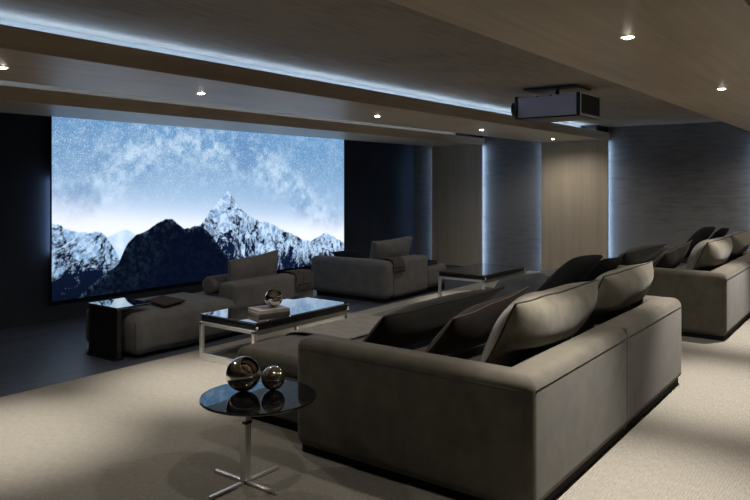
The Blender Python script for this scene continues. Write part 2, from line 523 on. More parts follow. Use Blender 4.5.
def fbm(x, y, seed, octs=5, gain=0.55):
    rng = np.random.RandomState(seed)
    tab = rng.rand(256, 256)
    out, amp, tot = np.zeros_like(x), 1.0, 0.0
    for o in range(octs):
        xi, yi = np.floor(x).astype(int), np.floor(y).astype(int)
        fx, fy = x - xi, y - yi
        fx, fy = fx * fx * (3 - 2 * fx), fy * fy * (3 - 2 * fy)
        g = lambda i, j: tab[(xi + i) % 256, (yi + j) % 256]
        out += amp * ((g(0, 0) * (1 - fx) + g(1, 0) * fx) * (1 - fy) + (g(0, 1) * (1 - fx) + g(1, 1) * fx) * fy)
        tot += amp
        amp *= gain
        x, y = x * 2.03 + 17.1, y * 2.03 + 5.7
    return out / tot


SX0, SX1, SZ0, SZ1, SY = 3.856, 8.776, 0.232, 2.36, 7.2


def screen_picture():
    nx, nz = 620, 300
    X, Z = np.meshgrid(np.linspace(SX0, SX1, nx), np.linspace(SZ0, SZ1, nz))
    # feature points were measured as (metres along the screen, metres up)
    def P(pts):
        out = []
        for u, v in pts:
            r = px_ray(u, v); t = SY / r.y
            out.append((r.x * t, 1.5 + r.z * t))
        return np.array(out)
    def ridge(pts, seed, amp, freq):
        q = P(pts); q = q[np.argsort(q[:, 0])]
        h = np.interp(X, q[:, 0], q[:, 1])
        return h + amp * (fbm(X * freq, X * 0 + seed, seed, 5, 0.6) - 0.5)
    c = lambda *k: np.array(srgb(*k)[:3])
    def lerp(a, b, t):
        t = np.clip(t, 0, 1)[..., None]
        return a * (1 - t) + b * t
    # sky
    hz = 1.12 - 0.40 * (X - SX0) / (SX1 - SX0)
    g = np.clip((Z - hz) / 1.15, 0, 1)
    img = lerp(c(182, 204, 226), c(98, 142, 184), g ** 0.6)
    img = lerp(img, c(92, 132, 172), np.clip(1 - (X - SX0) / 1.9, 0, 1) * np.clip((Z - 1.3) / .6, 0, 1) * 0.6)
    arc = P([(60, 214), (88, 198), (108, 178), (128, 160), (152, 146), (185, 142), (215, 148), (250, 158), (272, 172), (295, 190), (315, 208), (332, 226)])
    d = np.full(X.shape, 9.0)
    for (ax, az), (bx, bz) in zip(arc[:-1], arc[1:]):
        L2 = (bx - ax) ** 2 + (bz - az) ** 2
        t = np.clip(((X - ax) * (bx - ax) + (Z - az) * (bz - az)) / L2, 0, 1)
        d = np.minimum(d, np.hypot(X - ax - t * (bx - ax), Z - az - t * (bz - az)))
    cl = fbm(X * 2.6, Z * 2.6, 3, 6, 0.6)
    cl2 = fbm(X * 10 + 3, Z * 10, 11, 5, 0.6)
    band = np.exp(-(d / 0.26) ** 2)
    img = lerp(img, c(206, 224, 240), band * np.clip((cl * .35 + cl2 * .65 - .42) * 4.0, 0, 1) * 0.55)
    img = lerp(img, c(80, 120, 168), np.exp(-((d - .1) / 0.2) ** 2) * np.clip((.50 - cl) * 6, 0, 1) * 0.55)
    img = lerp(img, c(180, 208, 232), np.clip((cl2 * .7 + cl * .3 - .5) * 3.0, 0, 1) * 0.3)
    img = lerp(img, c(226, 228, 238), np.exp(-((Z - hz + .12) / .26) ** 2) * 0.9)
    rng = np.random.RandomState(5)
    st = rng.rand(nz, nx)
    star = np.clip((st - 0.80) / 0.2, 0, 1) ** 2 * np.clip((Z - 1.15) / .6, 0, 1)
    img = lerp(img, c(225, 240, 250), star * 0.75)
    img *= (1 - 0.14 * (rng.rand(nz, nx) > .6) * np.clip((Z - 1.15) / .5, 0, 1))[..., None]
    def snowy(h, seed, bottom, dark, snow, thr, sl):
        w1 = fbm(X * 3, Z * 3, seed + 5, 4) - .5
        a, b = X * .8 + Z * sl + w1 * .5, Z * .8 - X * sl + w1 * .4
        n1 = fbm(a * 16, b * 5, seed, 6, 0.7)
        n2 = 1 - np.abs(2 * fbm(a * 9 + 3, b * 7, seed + 1, 6, 0.68) - 1)
        n3 = fbm(X * 34, Z * 30, seed + 2, 3, .7)
        s = n1 * .50 + n2 * .30 + n3 * .20
        dep = np.clip((h - Z) / 1.0, 0, 1)
        k = np.clip((s - thr + .03 - 0.16 * dep - .1 * np.clip((bottom - Z) / .3, 0, 1)) * 7, 0, 1)
        col = lerp(c(*dark), c(*snow), k)
        col = lerp(col, c(96, 140, 184), np.clip((fbm(X * 20 + 7, Z * 16, seed + 7, 4, .7) - .42) * 4, 0, 1) * k * .8)
        return lerp(col, c(7, 12, 26), np.clip((bottom - Z) / .45, 0, 1) * .85)
    # distant pale mountain
    h = ridge([(96, 240), (108, 236), (118, 231), (126, 228), (134, 232), (142, 238), (150, 246)], 2, .03, 9)
    inr = (X > P([(98, 240)])[0, 0]) & (X < P([(150, 240)])[0, 0])
    t = np.clip((h - Z) / 0.02, 0, 1) * inr
    img = lerp(img, lerp(c(150, 184, 216), c(216, 228, 240), fbm(X * 9, Z * 9, 8, 5)), t)
    # left snowy range
    h = ridge([(52, 224), (62, 226), (75, 231), (88, 233), (96, 230), (104, 234), (110, 242), (116, 252), (122, 264), (128, 285), (140, 330)], 4, .07, 9)
    img = lerp(img, snowy(h, 21, .62, (10, 20, 44), (170, 198, 226), .53, -.7), np.clip((h - Z) / 0.015, 0, 1))
    # main peak and its right ridge
    h = ridge([(150, 300), (180, 250), (196, 228), (203, 222), (210, 211), (218, 200), (223, 196), (227, 190.5), (231, 193), (235, 201), (243, 210), (252, 217), (262, 221), (271, 222),
               (280, 227), (290, 233), (300, 238), (310, 240.5), (318, 236), (325, 232), (333, 236), (340, 240), (346, 244)], 6, .055, 10)
    img = lerp(img, snowy(h, 33, .50, (12, 24, 52), (184, 208, 234), .495, .6), np.clip((h - Z) / 0.015, 0, 1))
    # dark forested mountain in front
    h = ridge([(50, 340), (70, 305), (84, 291), (100, 277), (118, 263), (124, 250), (128, 243), (136, 235), (148, 229), (158, 222), (166, 218.5), (172, 219), (178, 224), (184, 229), (190, 228),
               (195, 225), (202, 226), (210, 233), (217, 243), (226, 254), (238, 264), (256, 273), (280, 283), (346, 300)], 9, .035, 9)
    n = fbm(X * 22 + Z * 10, Z * 20 - X * 9, 41, 6, .7)
    dk = lerp(c(5, 10, 24), c(18, 29, 43), np.clip((n - .42) * 3.2, 0, 1))
    dk = lerp(dk, c(5, 10, 28), np.clip((X - P([(175, 230)])[0, 0] - (Z - 1.0) * .9) * 3, 0, 1) * .75)
    dk = lerp(dk, c(70, 92, 116), np.exp(-((h - Z) / .05) ** 2) * np.clip((n - .5) * 5, 0, 1) * .7)
    img = lerp(img, dk, np.clip((h - Z) / 0.012, 0, 1))
    v = np.stack([X.ravel() - (SX0 + SX1) / 2, np.zeros(nx * nz), Z.ravel() - SZ0], 1)
    i = (np.arange(nz - 1)[:, None] * nx + np.arange(nx - 1)[None, :]).ravel()
    f = np.stack([i, i + 1, i + nx + 1, i + nx], 1)
    me = bpy.data.meshes.new('screen_picture')
    me.vertices.add(len(v)); me.vertices.foreach_set('co', v.astype(np.float32).ravel())
    me.loops.add(f.size); me.loops.foreach_set('vertex_index', f.astype(np.int32).ravel())
    me.polygons.add(len(f)); me.polygons.foreach_set('loop_start', np.arange(0, f.size, 4, dtype=np.int32))
    me.update(calc_edges=True)
    at = me.color_attributes.new('picture', 'FLOAT_COLOR', 'POINT')
    at.data.foreach_set('color', np.concatenate([np.clip(img, 0, 1).reshape(-1, 3), np.ones((nx * nz, 1))], 1).astype(np.float32).ravel())
    m = bpy.data.materials.new('lit screen picture')
    m.use_nodes = True
    nt = m.node_tree
    nt.nodes.remove(nt.nodes['Principled BSDF'])
    a = node(nt, 'ShaderNodeAttribute', attribute_name='picture')
    e = node(nt, 'ShaderNodeEmission', i_Strength=1.22)
    nt.links.new(a.outputs['Color'], e.inputs['Color']); nt.links.new(e.outputs[0], nt.nodes['Material Output'].inputs['Surface'])
    me.materials.append(m)
    return me


scr = thing('projection_screen', 'large bright cinema screen showing snowy mountains under a starry sky, on the dark wall', 'screen', ((SX0 + SX1) / 2, SY, SZ0))
me = screen_picture()
o = bpy.data.objects.new('display_surface', me); COL.objects.link(o); o.parent = scr
MB().box(SX0, SX1, SY + .004, SY + .04, SZ0, SZ1).build('backing_board', M['black_plastic'], scr)
MB().box(SX0 + .3, SX1 - .3, SY + .04, YF, SZ0 + .4, SZ0 + .5).build('wall_bracket', M['black_plastic'], scr)
o = MB().box(SX0 + .03, SX0 + .05, SY + .045, SY + .065, .75, 1.55).build('light_strip', M['led'])
tag(o, 'faint upright light strip behind the left edge of the big screen', 'light strip')

# ------------------------------------------------------------------ soft furnishings
def lerp3(a, b, t):
    return Vector(a) * (1 - t) + Vector(b) * t


def cushion(name, label, cat, corners, thick, edge, mat, group=None, pip='piping', seed=0, n=22, pinch=0.05, wr=1.0, back=1.0, belly=False, rd=0.0):
    """corners TL, TR, BR, BL; a plump cushion about that quad, with piping sewn round its edge"""
    TL, TR, BR, BL = [Vector(c) for c in corners]
    N = (TR - TL).cross(BL - TL).normalized()
    S = min((TR - TL).length, (BL - TL).length)

    def pt(u, v):
        uu = 0.5 + (u - .5) * (1 - pinch * math.sin(PI * v)) * (1 - rd * abs(2 * v - 1) ** 4)
        vv = 0.5 + (v - .5) * (1 - pinch * math.sin(PI * u)) * (1 - rd * abs(2 * u - 1) ** 4)
        p = lerp3(lerp3(TL, TR, uu), lerp3(BL, BR, uu), vv)
        return p + N * 0.012 * wr * noise.noise(p * 4 + Vector((seed * 3.7, 0, 0)))

    def hgt(u, v, side):
        cut = 1.0
        if side == -1 and belly:
            k = min(1, max(0, (v - .42) / .26))
            cut = 1 - .9 * k * k * (3 - 2 * k)
            v = v ** .75
        a = max(0, 1 - abs(2 * u - 1) ** 2.6) ** 0.62
        b = max(0, 1 - abs(2 * v - 1) ** 2.6) ** 0.62
        w = 1 + 0.16 * wr * noise.noise(Vector((u * 2.3 + seed, v * 2.3, side * 5)))
        fold = 0.10 * wr * noise.noise(Vector((u * 7 + seed, v * 2.5 + side, seed))) * (1 - a * b * 0.7)
        return thick / 2 * a * b * (w + fold) * (1 if side == 1 else back) * cut
    mb = MB()
    V, F = [], []
    gr = {}
    for side in (1, -1):
        for i in range(n + 1):
            for j in range(n + 1):
                u, v = 0.5 - 0.5 * math.cos(PI * i / n), 0.5 - 0.5 * math.cos(PI * j / n)
                rim = i in (0, n) or j in (0, n)
                if rim and edge == 0 and side == -1:
                    gr[(side, i, j)] = gr[(1, i, j)]
                    continue
                gr[(side, i, j)] = len(V)
                V.append(pt(u, v) + N * side * (edge + hgt(u, v, side)))
        for i in range(n):
            for j in range(n):
                q = (gr[(side, i, j)], gr[(side, i + 1, j)], gr[(side, i + 1, j + 1)], gr[(side, i, j + 1)])
                F.append(q if side == 1 else q[::-1])
    loop = [(i, 0) for i in range(n)] + [(n, j) for j in range(n)] + [(i, n) for i in range(n, 0, -1)] + [(0, j) for j in range(n, 0, -1)]
    if edge > 0:
        for k in range(len(loop)):
            a, b = loop[k], loop[(k + 1) % len(loop)]
            F.append((gr[(1, *a)], gr[(-1, *a)], gr[(-1, *b)], gr[(1, *b)]))
    mb.add(V, F)
    zs = min(p.z for p in V)
    ctr = sum((Vector(p) for p in V), Vector()) / len(V)
    t = thing(name, label, cat, (ctr.x, ctr.y, zs), group)
    cov = mb.build('cover', M[mat], t, True)
    if pip:
        pb = MB()
        for side in ((1, -1) if edge > 0 else (1,)):
            pb.tube([V[gr[(side, *a)]] + N * side * 0.001 for a in loop], 0.005, True, 6)
        pb.build('piping', M[pip], t, True)
    return t


def sofa():
    t = thing('sofa', '', 'sofa', (4.15, 2.3, 0.012))
    x0, x1, xs, y0, y1, ya, yf = 2.80, 5.50, 4.148, 1.25, 1.455, 2.66, 3.36
    z0, z1 = 0.048, 0.65
    th = 0.19
    def ell(poly, name):
        o = MB().prism(poly, z0, z1).build(name, M['sofa'], t)
        soft(o, 0.06, 6)
        me = o.data
        at = me.attributes.new('bevel_weight_edge', 'FLOAT', 'EDGE')
        org = origin_of(t)
        for e in me.edges:
            a, b = (me.vertices[i].co + org for i in e.vertices)
            at.data[e.index].value = 0.12 if all(abs(p.x - xs) < .01 for p in (a, b)) else 1.0
        o.modifiers[0].limit_method = 'WEIGHT'
        return o
    ell([(x0, y0), (xs - .0015, y0), (xs - .0015, y1), (x0 + th, y1), (x0 + th, ya), (x0, ya)], 'back_and_arm')
    ell([(xs + .0015, y0), (x1, y0), (x1, ya), (x1 - th, ya), (x1 - th, y1), (xs + .0015, y1)], 'back_and_arm')
    # seam sewn below the top edge of the back and arms
    for a in ([(xs - .05, y0 - .001, .592), (x0 + .05, y0 - .001, .592)], [(x0 - .001, y0 + .05, .592), (x0 - .001, ya - .05, .592)],
              [(x1 - .05, y0 - .001, .592), (xs + .05, y0 - .001, .592)], [(x1 + .001, y0 + .05, .592), (x1 + .001, ya - .05, .592)]):
        MB().tube(a, 0.0013, sides=5).build('seam', M['sofa'], t)
    for a, b in ((x0 + th + .005, xs - .004), (xs + .004, x1 - th - .005)):
        ss = MB().rbox((a, y1 + .005, .075), (b, yf - .02, .335), .03, 3, 5, (0, .01, 0), .004, 2).build('seat_base', M['sofa'], t, True)
        MB().rbox((a, y1 + .005, .335), (b, yf, .455), .05, 4, 8, (.0, .015, .02), .007, 5).build('seat_cushion', M['sofa'], t, True)
    pl = MB().box(x0 + .035, x1 - .035, y0 + .025, ya - .035, .012, .056).box(x0 + th + .05, x1 - th - .05, ya - .05, yf - .06, .012, .08)
    pl.build('plinth', M['plinth'], t)
    return t


SA = sofa()
SA['label'] = 'large taupe modular sofa nearest the camera, behind the round chrome side table'
SA['group'] = 'modular sofas seen from behind'
DX = Vector((4.36, 0, 0))
SB = dup(SA, DX, None, 'second taupe modular sofa, at the right edge before the concrete wall')

near, far = ' on the near sofa', ' on the far sofa'
GC = 'cushions on the sofas'
def pair(make, la, lb):
    a = make(la)
    b = dup(a, DX, None, lb) if lb else None
    return a, b

pair(lambda l: cushion('back_cushion', l, 'cushion', ((3.10, 1.46, .91), (4.24, 1.46, .905), (4.18, 1.63, .50), (3.02, 1.67, .51)), .30, 0.0, 'cushion', GC, seed=1, n=30, back=.95, pinch=.03, belly=True),
     'long lit taupe back cushion with dark piping, beside the brown cushion on the near sofa', 'lit taupe back cushion with dark piping, in the middle of the far sofa')
pair(lambda l: cushion('back_cushion', l, 'cushion', ((4.36, 1.46, .91), (5.46, 1.46, .91), (5.25, 1.60, .50), (4.25, 1.63, .50)), .28, 0.0, 'cushion', GC, seed=2, n=30, back=.95, pinch=.03, belly=True),
     'shaded taupe back cushion at the far end of the near sofa back', 'taupe back cushion at the right edge of the picture, on the far sofa')
pair(lambda l: cushion('back_cushion', l, 'cushion', ((3.12, 2.27, .755), (4.43, 2.18, .77), (4.36, 2.50, .50), (3.10, 2.50, .50)), .21, 0.0, 'olive', GC, seed=3, n=26),
     'big dark olive cushion lying back behind the arm of the near sofa', 'big black looking olive cushion behind the arm of the far sofa')
pair(lambda l: cushion('scatter_cushion', l, 'cushion', ((3.25, 1.90, .765), (4.00, 1.80, .855), (4.02, 2.04, .52), (3.22, 2.10, .52)), .16, 0.0, 'brown', GC, pip='brown_piping', seed=4, n=24),
     'dark brown piped cushion leaning between the olive and the lit taupe cushions, near sofa', 'dark brown cushion tucked between the olive and the lit taupe cushions, far sofa')
pair(lambda l: cushion('scatter_cushion', l, 'cushion', ((5.0, 1.90, .955), (5.52, 1.82, .94), (5.18, 2.16, .52), (4.42, 2.08, .60)), .13, 0.0, 'black_cloth', GC, seed=5, pip=None, pinch=.0, rd=.10),
     'black scatter cushion standing behind the taupe cushions, left one on the near sofa', 'black scatter cushion standing behind the taupe cushions, left one on the far sofa')
pair(lambda l: cushion('scatter_cushion', l, 'cushion', ((5.04, 1.70, .955), (5.50, 1.66, .925), (5.20, 1.92, .58), (4.85, 1.94, .58)), .08, 0.0, 'black_cloth', GC, seed=6, pip=None, pinch=.0, rd=.10),
     'black scatter cushion peeking out over the shaded end cushion of the near sofa', 'black scatter cushion peeking out above the cushions at the right picture edge')
pair(lambda l: cushion('scatter_cushion', l, 'cushion', ((5.24, 2.64, .70), (5.24, 2.20, .80), (5.08, 2.20, .50), (5.06, 2.64, .50)), .10, 0.0, 'grey_cloth', GC, seed=7, pip=None, pinch=.0, rd=.10),
     'blue grey cushion leaning on the far arm of the near sofa', None)


def sheet(path, width_dir, width, nw, wob, seed):
    """cloth that follows a profile path, swept along width_dir, with soft ripples"""
    w = Vector(width_dir).normalized()
    pts = [Vector(p) for p in path]
    # resample
    seg = []
    for a, b in zip(pts[:-1], pts[1:]):
        k = max(1, int((b - a).length / 0.025))
        seg += [a.lerp(b, i / k) for i in range(k)]
    seg.append(pts[-1])
    m = len(seg)
    V, F = [], []
    for i, p in enumerate(seg):
        a, b = seg[max(0, i - 1)], seg[min(m - 1, i + 1)]
        nrm = (b - a).normalized().cross(w)
        if nrm.z < 0 or (abs(nrm.z) < .2 and nrm.y > 0): nrm = -nrm
        for j in range(nw + 1):
            s = j / nw
            q = p + w * width * (s - .5)
            d = noise.noise(Vector((s * 9 + seed, i * 0.05, seed)))
            skew = w * 0.03 * noise.noise(Vector((i * .15, seed, s)))
            V.append(q + nrm * (0.006 + wob * abs(d)) + skew)
    for i in range(m - 1):
        for j in range(nw):
            a = i * (nw + 1) + j
            F.append((a, a + 1, a + nw + 2, a + nw + 1))
    return V, F, m


def throw(name, label, path, wdir, width, mat, fringe=None, wob=0.012, seed=0, layers=0):
    V, F, m = sheet(path, wdir, width, 26, wob, seed)
    lo = min(v.z for v in V)
    c = sum(V, Vector()) / len(V)
    t = thing(name, label, 'throw blanket', (c.x, c.y, lo))
    o = MB().add(V, F).build('cloth', M[mat], t, True)
    s = o.modifiers.new('cloth thickness', 'SOLIDIFY'); s.thickness = 0.007; s.offset = 1
    for k in range(layers):
        V2, F2, _ = sheet([Vector(p) + Vector((0, 0, .012 * (k + 1))) for p in path], wdir, width * (1 - .06 * (k + 1)), 26, wob * .7, seed + k + 3)
        o2 = MB().add(V2, F2).build('fold', M[mat], t, True)
        s = o2.modifiers.new('cloth thickness', 'SOLIDIFY'); s.thickness = 0.007; s.offset = 1
    if fringe:
        fb = MB()
        last = V[-27:]
        for i in range(0, 26):
            for s in (0.2, 0.7):
                p = last[i].lerp(last[i + 1], s)
                q = p + Vector((random.uniform(-.008, .008), random.uniform(-.012, -.002), -fringe * random.uniform(.8, 1.1)))
                fb.tube([p, p.lerp(q, .5) + Vector((random.uniform(-.006, .006), 0, 0)), q], 0.0035, sides=4)
        fr = fb.build('fringe', M[mat], t, True)
        fr['kind'] = 'stuff'
    return t


throw('throw_blanket', 'light grey woollen throw spread over the seat front of the near sofa', [(3.84, 2.82, .478), (3.84, 3.05, .484), (3.84, 3.22, .476), (3.84, 3.31, .466), (3.84, 3.355, .446), (3.84, 3.382, .41), (3.84, 3.388, .33)], (1, 0, 0), .74, 'throw', None, .010, 3, 0)

# ------------------------------------------------------------------ coffee tables
def coffee_table(x0, x1, y0, y1, label, h=.395, g=0.0):
    t = thing('coffee_table', label, 'coffee table', ((x0 + x1) / 2, (y0 + y1) / 2, .012), 'coffee tables')
    soft(MB().box(x0, x1, y0, y1, h - .012, h).build('glass_top', M['dark_mirror'], t), .003, 2)
    soft(MB().box(x0 + .006, x1 - .006, y0 + .006, y1 - .006, h - .062, h - .012).build('tray', M['black_lacquer'], t), .003, 2)
    s = .032
    for xa in (x0, x1 - s):                      # a square loop of tube at each end
        fr = MB()
        xo = xa + (-.012 if xa == x0 else .012)
        for ya in (y0 - .0, y1 - s):
            fr.box(xo, xo + s, ya, ya + s, .012 + .052, h - .066, .003)
        fr.box(xo, xo + s, y0, y1, .012, .012 + .052, .003)
        fr.box(xo, xo + s, y0, y1, h - .09, h - .064, .003)
        fr.build('leg_frame', M['chrome'], t)
    for ya in (y0, y1 - s):
        MB().box(x0 + s - .012, x1 - s + .012, ya, ya + s, h - .104, h - .066, .003).build('side_rail', M['dark_steel'], t)
    rb = MB().box(x0 + .01, x1 - .01, y1 - s, y1, .012, .012 + s, .003).build('floor_rail', M['chrome'], t)
    for xa, ya in ((x0 + .006, y0 - .004), (x1 - .026, y0 - .004)):
        MB().lathe([(.011, 0), (.011, .006), (.006, .008), (.0001, .009)], (xa + .01, ya + .004, h - .045), (0, -1, 0), 14).build('stud', M['chrome'], t, True)
    return t


coffee_table(3.81, 4.98, 4.03, 4.70, 'black glass coffee table on chrome frame carrying books, between sofa and daybed')
coffee_table(7.46, 8.60, 3.93, 4.58, 'black glass coffee table on chrome frame, bare, in front of the wall panels')

# books and the sphere on top of them
def rot_box(mb, c, hx, hy, z0, z1, ang):
    ca, sa = math.cos(ang), math.sin(ang)
    v = [(c[0] + x * ca - y * sa, c[1] + x * sa + y * ca, z) for z in (z0, z1) for y in (-hy, hy) for x in (-hx, hx)]
    return mb.add(v, [(0, 2, 3, 1), (4, 5, 7, 6), (0, 1, 5, 4), (2, 6, 7, 3), (0, 4, 6, 2), (1, 3, 7, 5)])

BA = math.radians(-19)
bc = (4.165, 4.245)
def book(z, h, mat, label, hx=.142, hy=.12, da=0.0, print_=False):
    a = BA + da
    t = thing('book', label, 'book', (bc[0], bc[1], z), 'books on the coffee table')
    cv = MB()
    rot_box(cv, bc, hx, hy, z, z + .003, a); rot_box(cv, bc, hx, hy, z + h - .003, z + h, a)
    ca, sa = math.cos(a), math.sin(a)
    rot_box(cv, (bc[0] + hy * sa, bc[1] - hy * ca), hx, .003, z, z + h, a)
    cv.build('cover', M[mat], t)
    pg = MB(); rot_box(pg, bc, hx - .005, hy - .004, z + .003, z + h - .003, a)
    pg.build('pages', M['paper'], t)
    if print_:
        ik = MB()
        for r, k in enumerate((.09, .07, .10)):
            x, y = -.06 + .02 * r, .06 - .045 * r
            rot_box(ik, (bc[0] + x * ca - y * sa, bc[1] + x * sa + y * ca), k * .6, .010, z + h, z + h + .0006, a)
        ik.build('cover_print', M['ink'], t)
    return t

book(.396, .022, 'cover_dark', 'dark covered book lying at the bottom of the pair on the coffee table')
book(.4185, .026, 'cover_pale', 'pale covered book lying on the darker book on the coffee table', .139, .117, .03, True)


def mirror_ball(name, label, c, r, mat, opening=None, cut=0.55):
    """hollow mirrored ball; with an opening cut off along the given direction"""
    t = thing(name, label, 'decorative ball', (c[0], c[1], c[2] - r), 'mirrored balls')
    if opening is None:
        prof = [(max(1e-4, r * math.sin(PI * i / 28)), -r * math.cos(PI * i / 28)) for i in range(29)]
        MB().lathe(prof, c, (0, 0, 1), 48, False).build('shell', M[mat], t, True)
    else:
        a1 = PI - math.acos(cut)
        prof = [(max(1e-4, r * math.sin(a1 * i / 26)), -r * math.cos(a1 * i / 26)) for i in range(27)]
        ri = r * .93
        a2 = a1 - 0.02
        prof += [(max(1e-4, ri * math.sin(a2 * i / 22)), -ri * math.cos(a2 * i / 22)) for i in range(22, -1, -1)]
        MB().lathe(prof, c, opening, 48, False).build('shell', M[mat], t, True)
        n = Vector(opening).normalized(); e1 = n.orthogonal().normalized(); e2 = n.cross(e1)
        rr = (r * math.sin(a1) + ri * math.sin(a2)) / 2
        MB().tube([Vector(c) + n * (-r * math.cos(a1)) + (e1 * math.cos(2 * PI * k / 40) + e2 * math.sin(2 * PI * k / 40)) * rr for k in range(40)], r * .03, True, 8).build('rim', M['smoke_chrome'], t, True)
    return t

mirror_ball('mirrored_bowl', 'small open mirrored ball standing on the books', (4.215, 4.235, .4445 + .077), .077, 'smoke_chrome', (-.1, -.35, .9), .62)

# ------------------------------------------------------------------ round side table
tx, ty = 2.397, 2.514
rt = thing('side_table', 'round black glass side table on a chrome pole with cross foot, before the near sofa', 'side table', (tx, ty, .012))
MB().lathe([(.0001, .438), (.278, .438), (.284, .441), (.285, .446), (.284, .450), (.280, .4515), (.0001, .4515)], (tx, ty, 0), n=72, cap=False).build('table_top', M['black_glass'], rt, False)
MB().box(tx - .05, tx - .01, ty + .04, ty + .08, .03, .437, .003).build('pole', M['chrome'], rt)
MB().box(tx - .052, tx - .008, ty + .036, ty + .06, .31, .325).build('height_lock', M['black_plastic'], rt)
MB().lathe([(.07, .428), (.07, .437)], (tx - .03, ty + .06, 0), n=28).build('mounting_plate', M['chrome'], rt)
fx, fy = tx - .03, ty + .06
for dx, dy in ((1, 0), (-1, 0), (0, 1), (0, -1)):
    L = .225
    if dx:
        a, b = sorted((fx + dx * .012, fx + dx * L)); bx = MB().box(a, b, fy - .0095, fy + .0095, .0125, .026, .003)
    else:
        a, b = sorted((fy + dy * .012, fy + dy * L)); bx = MB().box(fx - .0095, fx + .0095, a, b, .0125, .026, .003)
    bx.build('foot', M['chrome'], rt)
mirror_ball('mirrored_bowl', 'large open mirrored ball on the round side table', (2.400, 2.625, .4515 + .087), .087, 'smoke_chrome', (-.03, -.66, .68), .79)
mirror_ball('mirrored_ball', 'smaller closed mirrored ball beside the open one on the round table', (2.504, 2.52, .4515 + .06), .06, 'smoke_chrome')

# ------------------------------------------------------------------ daybeds
def puff(mb, lo, hi, r, bul, wob, seed):
    return mb.rbox(lo, hi, r, 5, 9, bul, wob, seed)

d1 = thing('daybed', 'long grey daybed with low backrest facing the screen, beside the dark wood floor', 'daybed', (4.6, 5.5, 0), 'daybeds facing the screen')
puff(MB(), (3.475, 5.125, .032), (4.60, 5.93, .37), .065, (.02, .02, .018), .010, 3).build('seat', M['daybed'], d1, True)
puff(MB(), (4.60, 5.375, .075), (5.74, 5.93, .340), .05, (.0, .012, .012), .008, 5).build('seat', M['daybed'], d1, True)
puff(MB(), (4.57, 5.13, .045), (5.74, 5.365, .512), .035, (.006, .008, .010), .006, 8).build('backrest', M['daybed'], d1, True)
MB().tube([(3.476, 5.136, .08), (3.466, 5.126, .19), (3.478, 5.138, .315)], .003, sides=5).build('seam', M['piping'], d1)
MB().box(3.78, 5.70, 5.17, 5.89, 0, .085).build('plinth', M['plinth'], d1)
bl = MB().lathe([(.0001, 0), (.06, .002), (.085, .012), (.094, .03), (.095, .12), (.094, .44), (.086, .468), (.06, .478), (.0001, .48)], (4.63, 5.61, .356 + .095), (1, 0, 0), 40, False)
o = tag(bl.build('bolster', M['daybed'], None, True), 'round grey bolster lying at the head of the left daybed', 'bolster')
cushion('scatter_cushion', 'plump grey cushion leaning on the backrest of the left daybed', 'cushion', ((4.76, 5.435, .71), (5.47, 5.435, .765), (5.46, 5.445, .385), (4.73, 5.445, .385)), .095, .018, 'daybed', None, None, 11, 22, .07)
throw('throw_blanket', 'dark fringed throw hanging over the backrest of the left daybed', [(5.62, 5.39, .45), (5.62, 5.385, .515), (5.60, 5.34, .530), (5.58, 5.25, .534), (5.57, 5.15, .530), (5.565, 5.120, .50), (5.56, 5.112, .40)], (1, 0, 0), .27, 'throw_grey', .07, .010, 5)

# brown throw folded on the left daybed
def folded(name, label, quad, z, h, mat, layers, cat):
    A, B, C, D = [Vector((p[0], p[1], 0)) for p in quad]
    t = thing(name, label, cat, (sum(p[0] for p in quad) / 4, sum(p[1] for p in quad) / 4, z))
    for k in range(layers):
        mb = MB()
        n = 14
        hh = h / layers
        V, F = [], []
        for s in (0, 1):
            for i in range(n + 1):
                for j in range(n + 1):
                    u, v = i / n, j / n
                    p = (A * (1 - u) + B * u) * (1 - v) + (D * (1 - u) + C * u) * v
                    e = min(u, 1 - u, v, 1 - v)
                    rnd = hh * .35 * max(0, 1 - e * 14)
                    zz = z + k * hh + (hh - rnd if s else rnd) * .96 + .004 * noise.noise(Vector((u * 5, v * 5, k + 3 * s)))
                    V.append(Vector((p.x + .006 * k, p.y - .004 * k, zz)))
        m = (n + 1) ** 2
        for i in range(n):
            for j in range(n):
                a = i * (n + 1) + j
                F.append((a, a + 1, a + n + 2, a + n + 1)); F.append((m + a, m + a + n + 1, m + a + n + 2, m + a + 1))
        ring = [i * (n + 1) for i in range(n)] + [n * (n + 1) + j for j in range(n)] + [i * (n + 1) + n for i in range(n, 0, -1)] + [j for j in range(n, 0, -1)]
        for k2 in range(len(ring)):
            a, b = ring[k2], ring[(k2 + 1) % len(ring)]
            F.append((a, b, m + b, m + a))
        mb.add(V, F).build('fold', M[mat], t, True)
    return t

folded('folded_throw', 'dark brown folded throw lying on the left daybed beside its black table', ((3.80, 5.17), (4.10, 5.27), (4.14, 5.68), (3.86, 5.56)), .399, .018, 'throw_dark', 2, 'throw blanket')

# second daybed
d2 = thing('daybed', 'grey daybed with tall rounded arm, standing before the dark wall right of the screen', 'daybed', (7.7, 5.6, 0), 'daybeds facing the screen')
puff(MB(), (6.93, 5.03, .06), (7.13, 6.28, .52), .07, (.022, .012, .012), .008, 13).build('armrest', M['daybed'], d2, True)
puff(MB(), (7.125, 5.05, .06), (7.97, 5.28, .52), .04, (.0, .012, .012), .008, 17).build('backrest', M['daybed'], d2, True)
puff(MB(), (7.13, 5.28, .075), (8.50, 6.22, .36), .06, (.01, .01, .012), .006, 19).build('seat', M['daybed'], d2, True)
puff(MB(), (7.975, 5.06, .075), (8.48, 5.285, .36), .06, (.01, .01, .012), .006, 23).build('seat', M['daybed'], d2, True)
MB().box(6.98, 8.45, 5.09, 6.2, 0, .085).build('plinth', M['plinth'], d2)
cushion('scatter_cushion', 'plump grey cushion leaning on the backrest of the right daybed', 'cushion', ((7.17, 5.39, .735), (8.05, 5.39, .755), (8.05, 5.48, .405), (7.18, 5.48, .405)), .13, .03, 'daybed', None, None, 15, 22, .06)
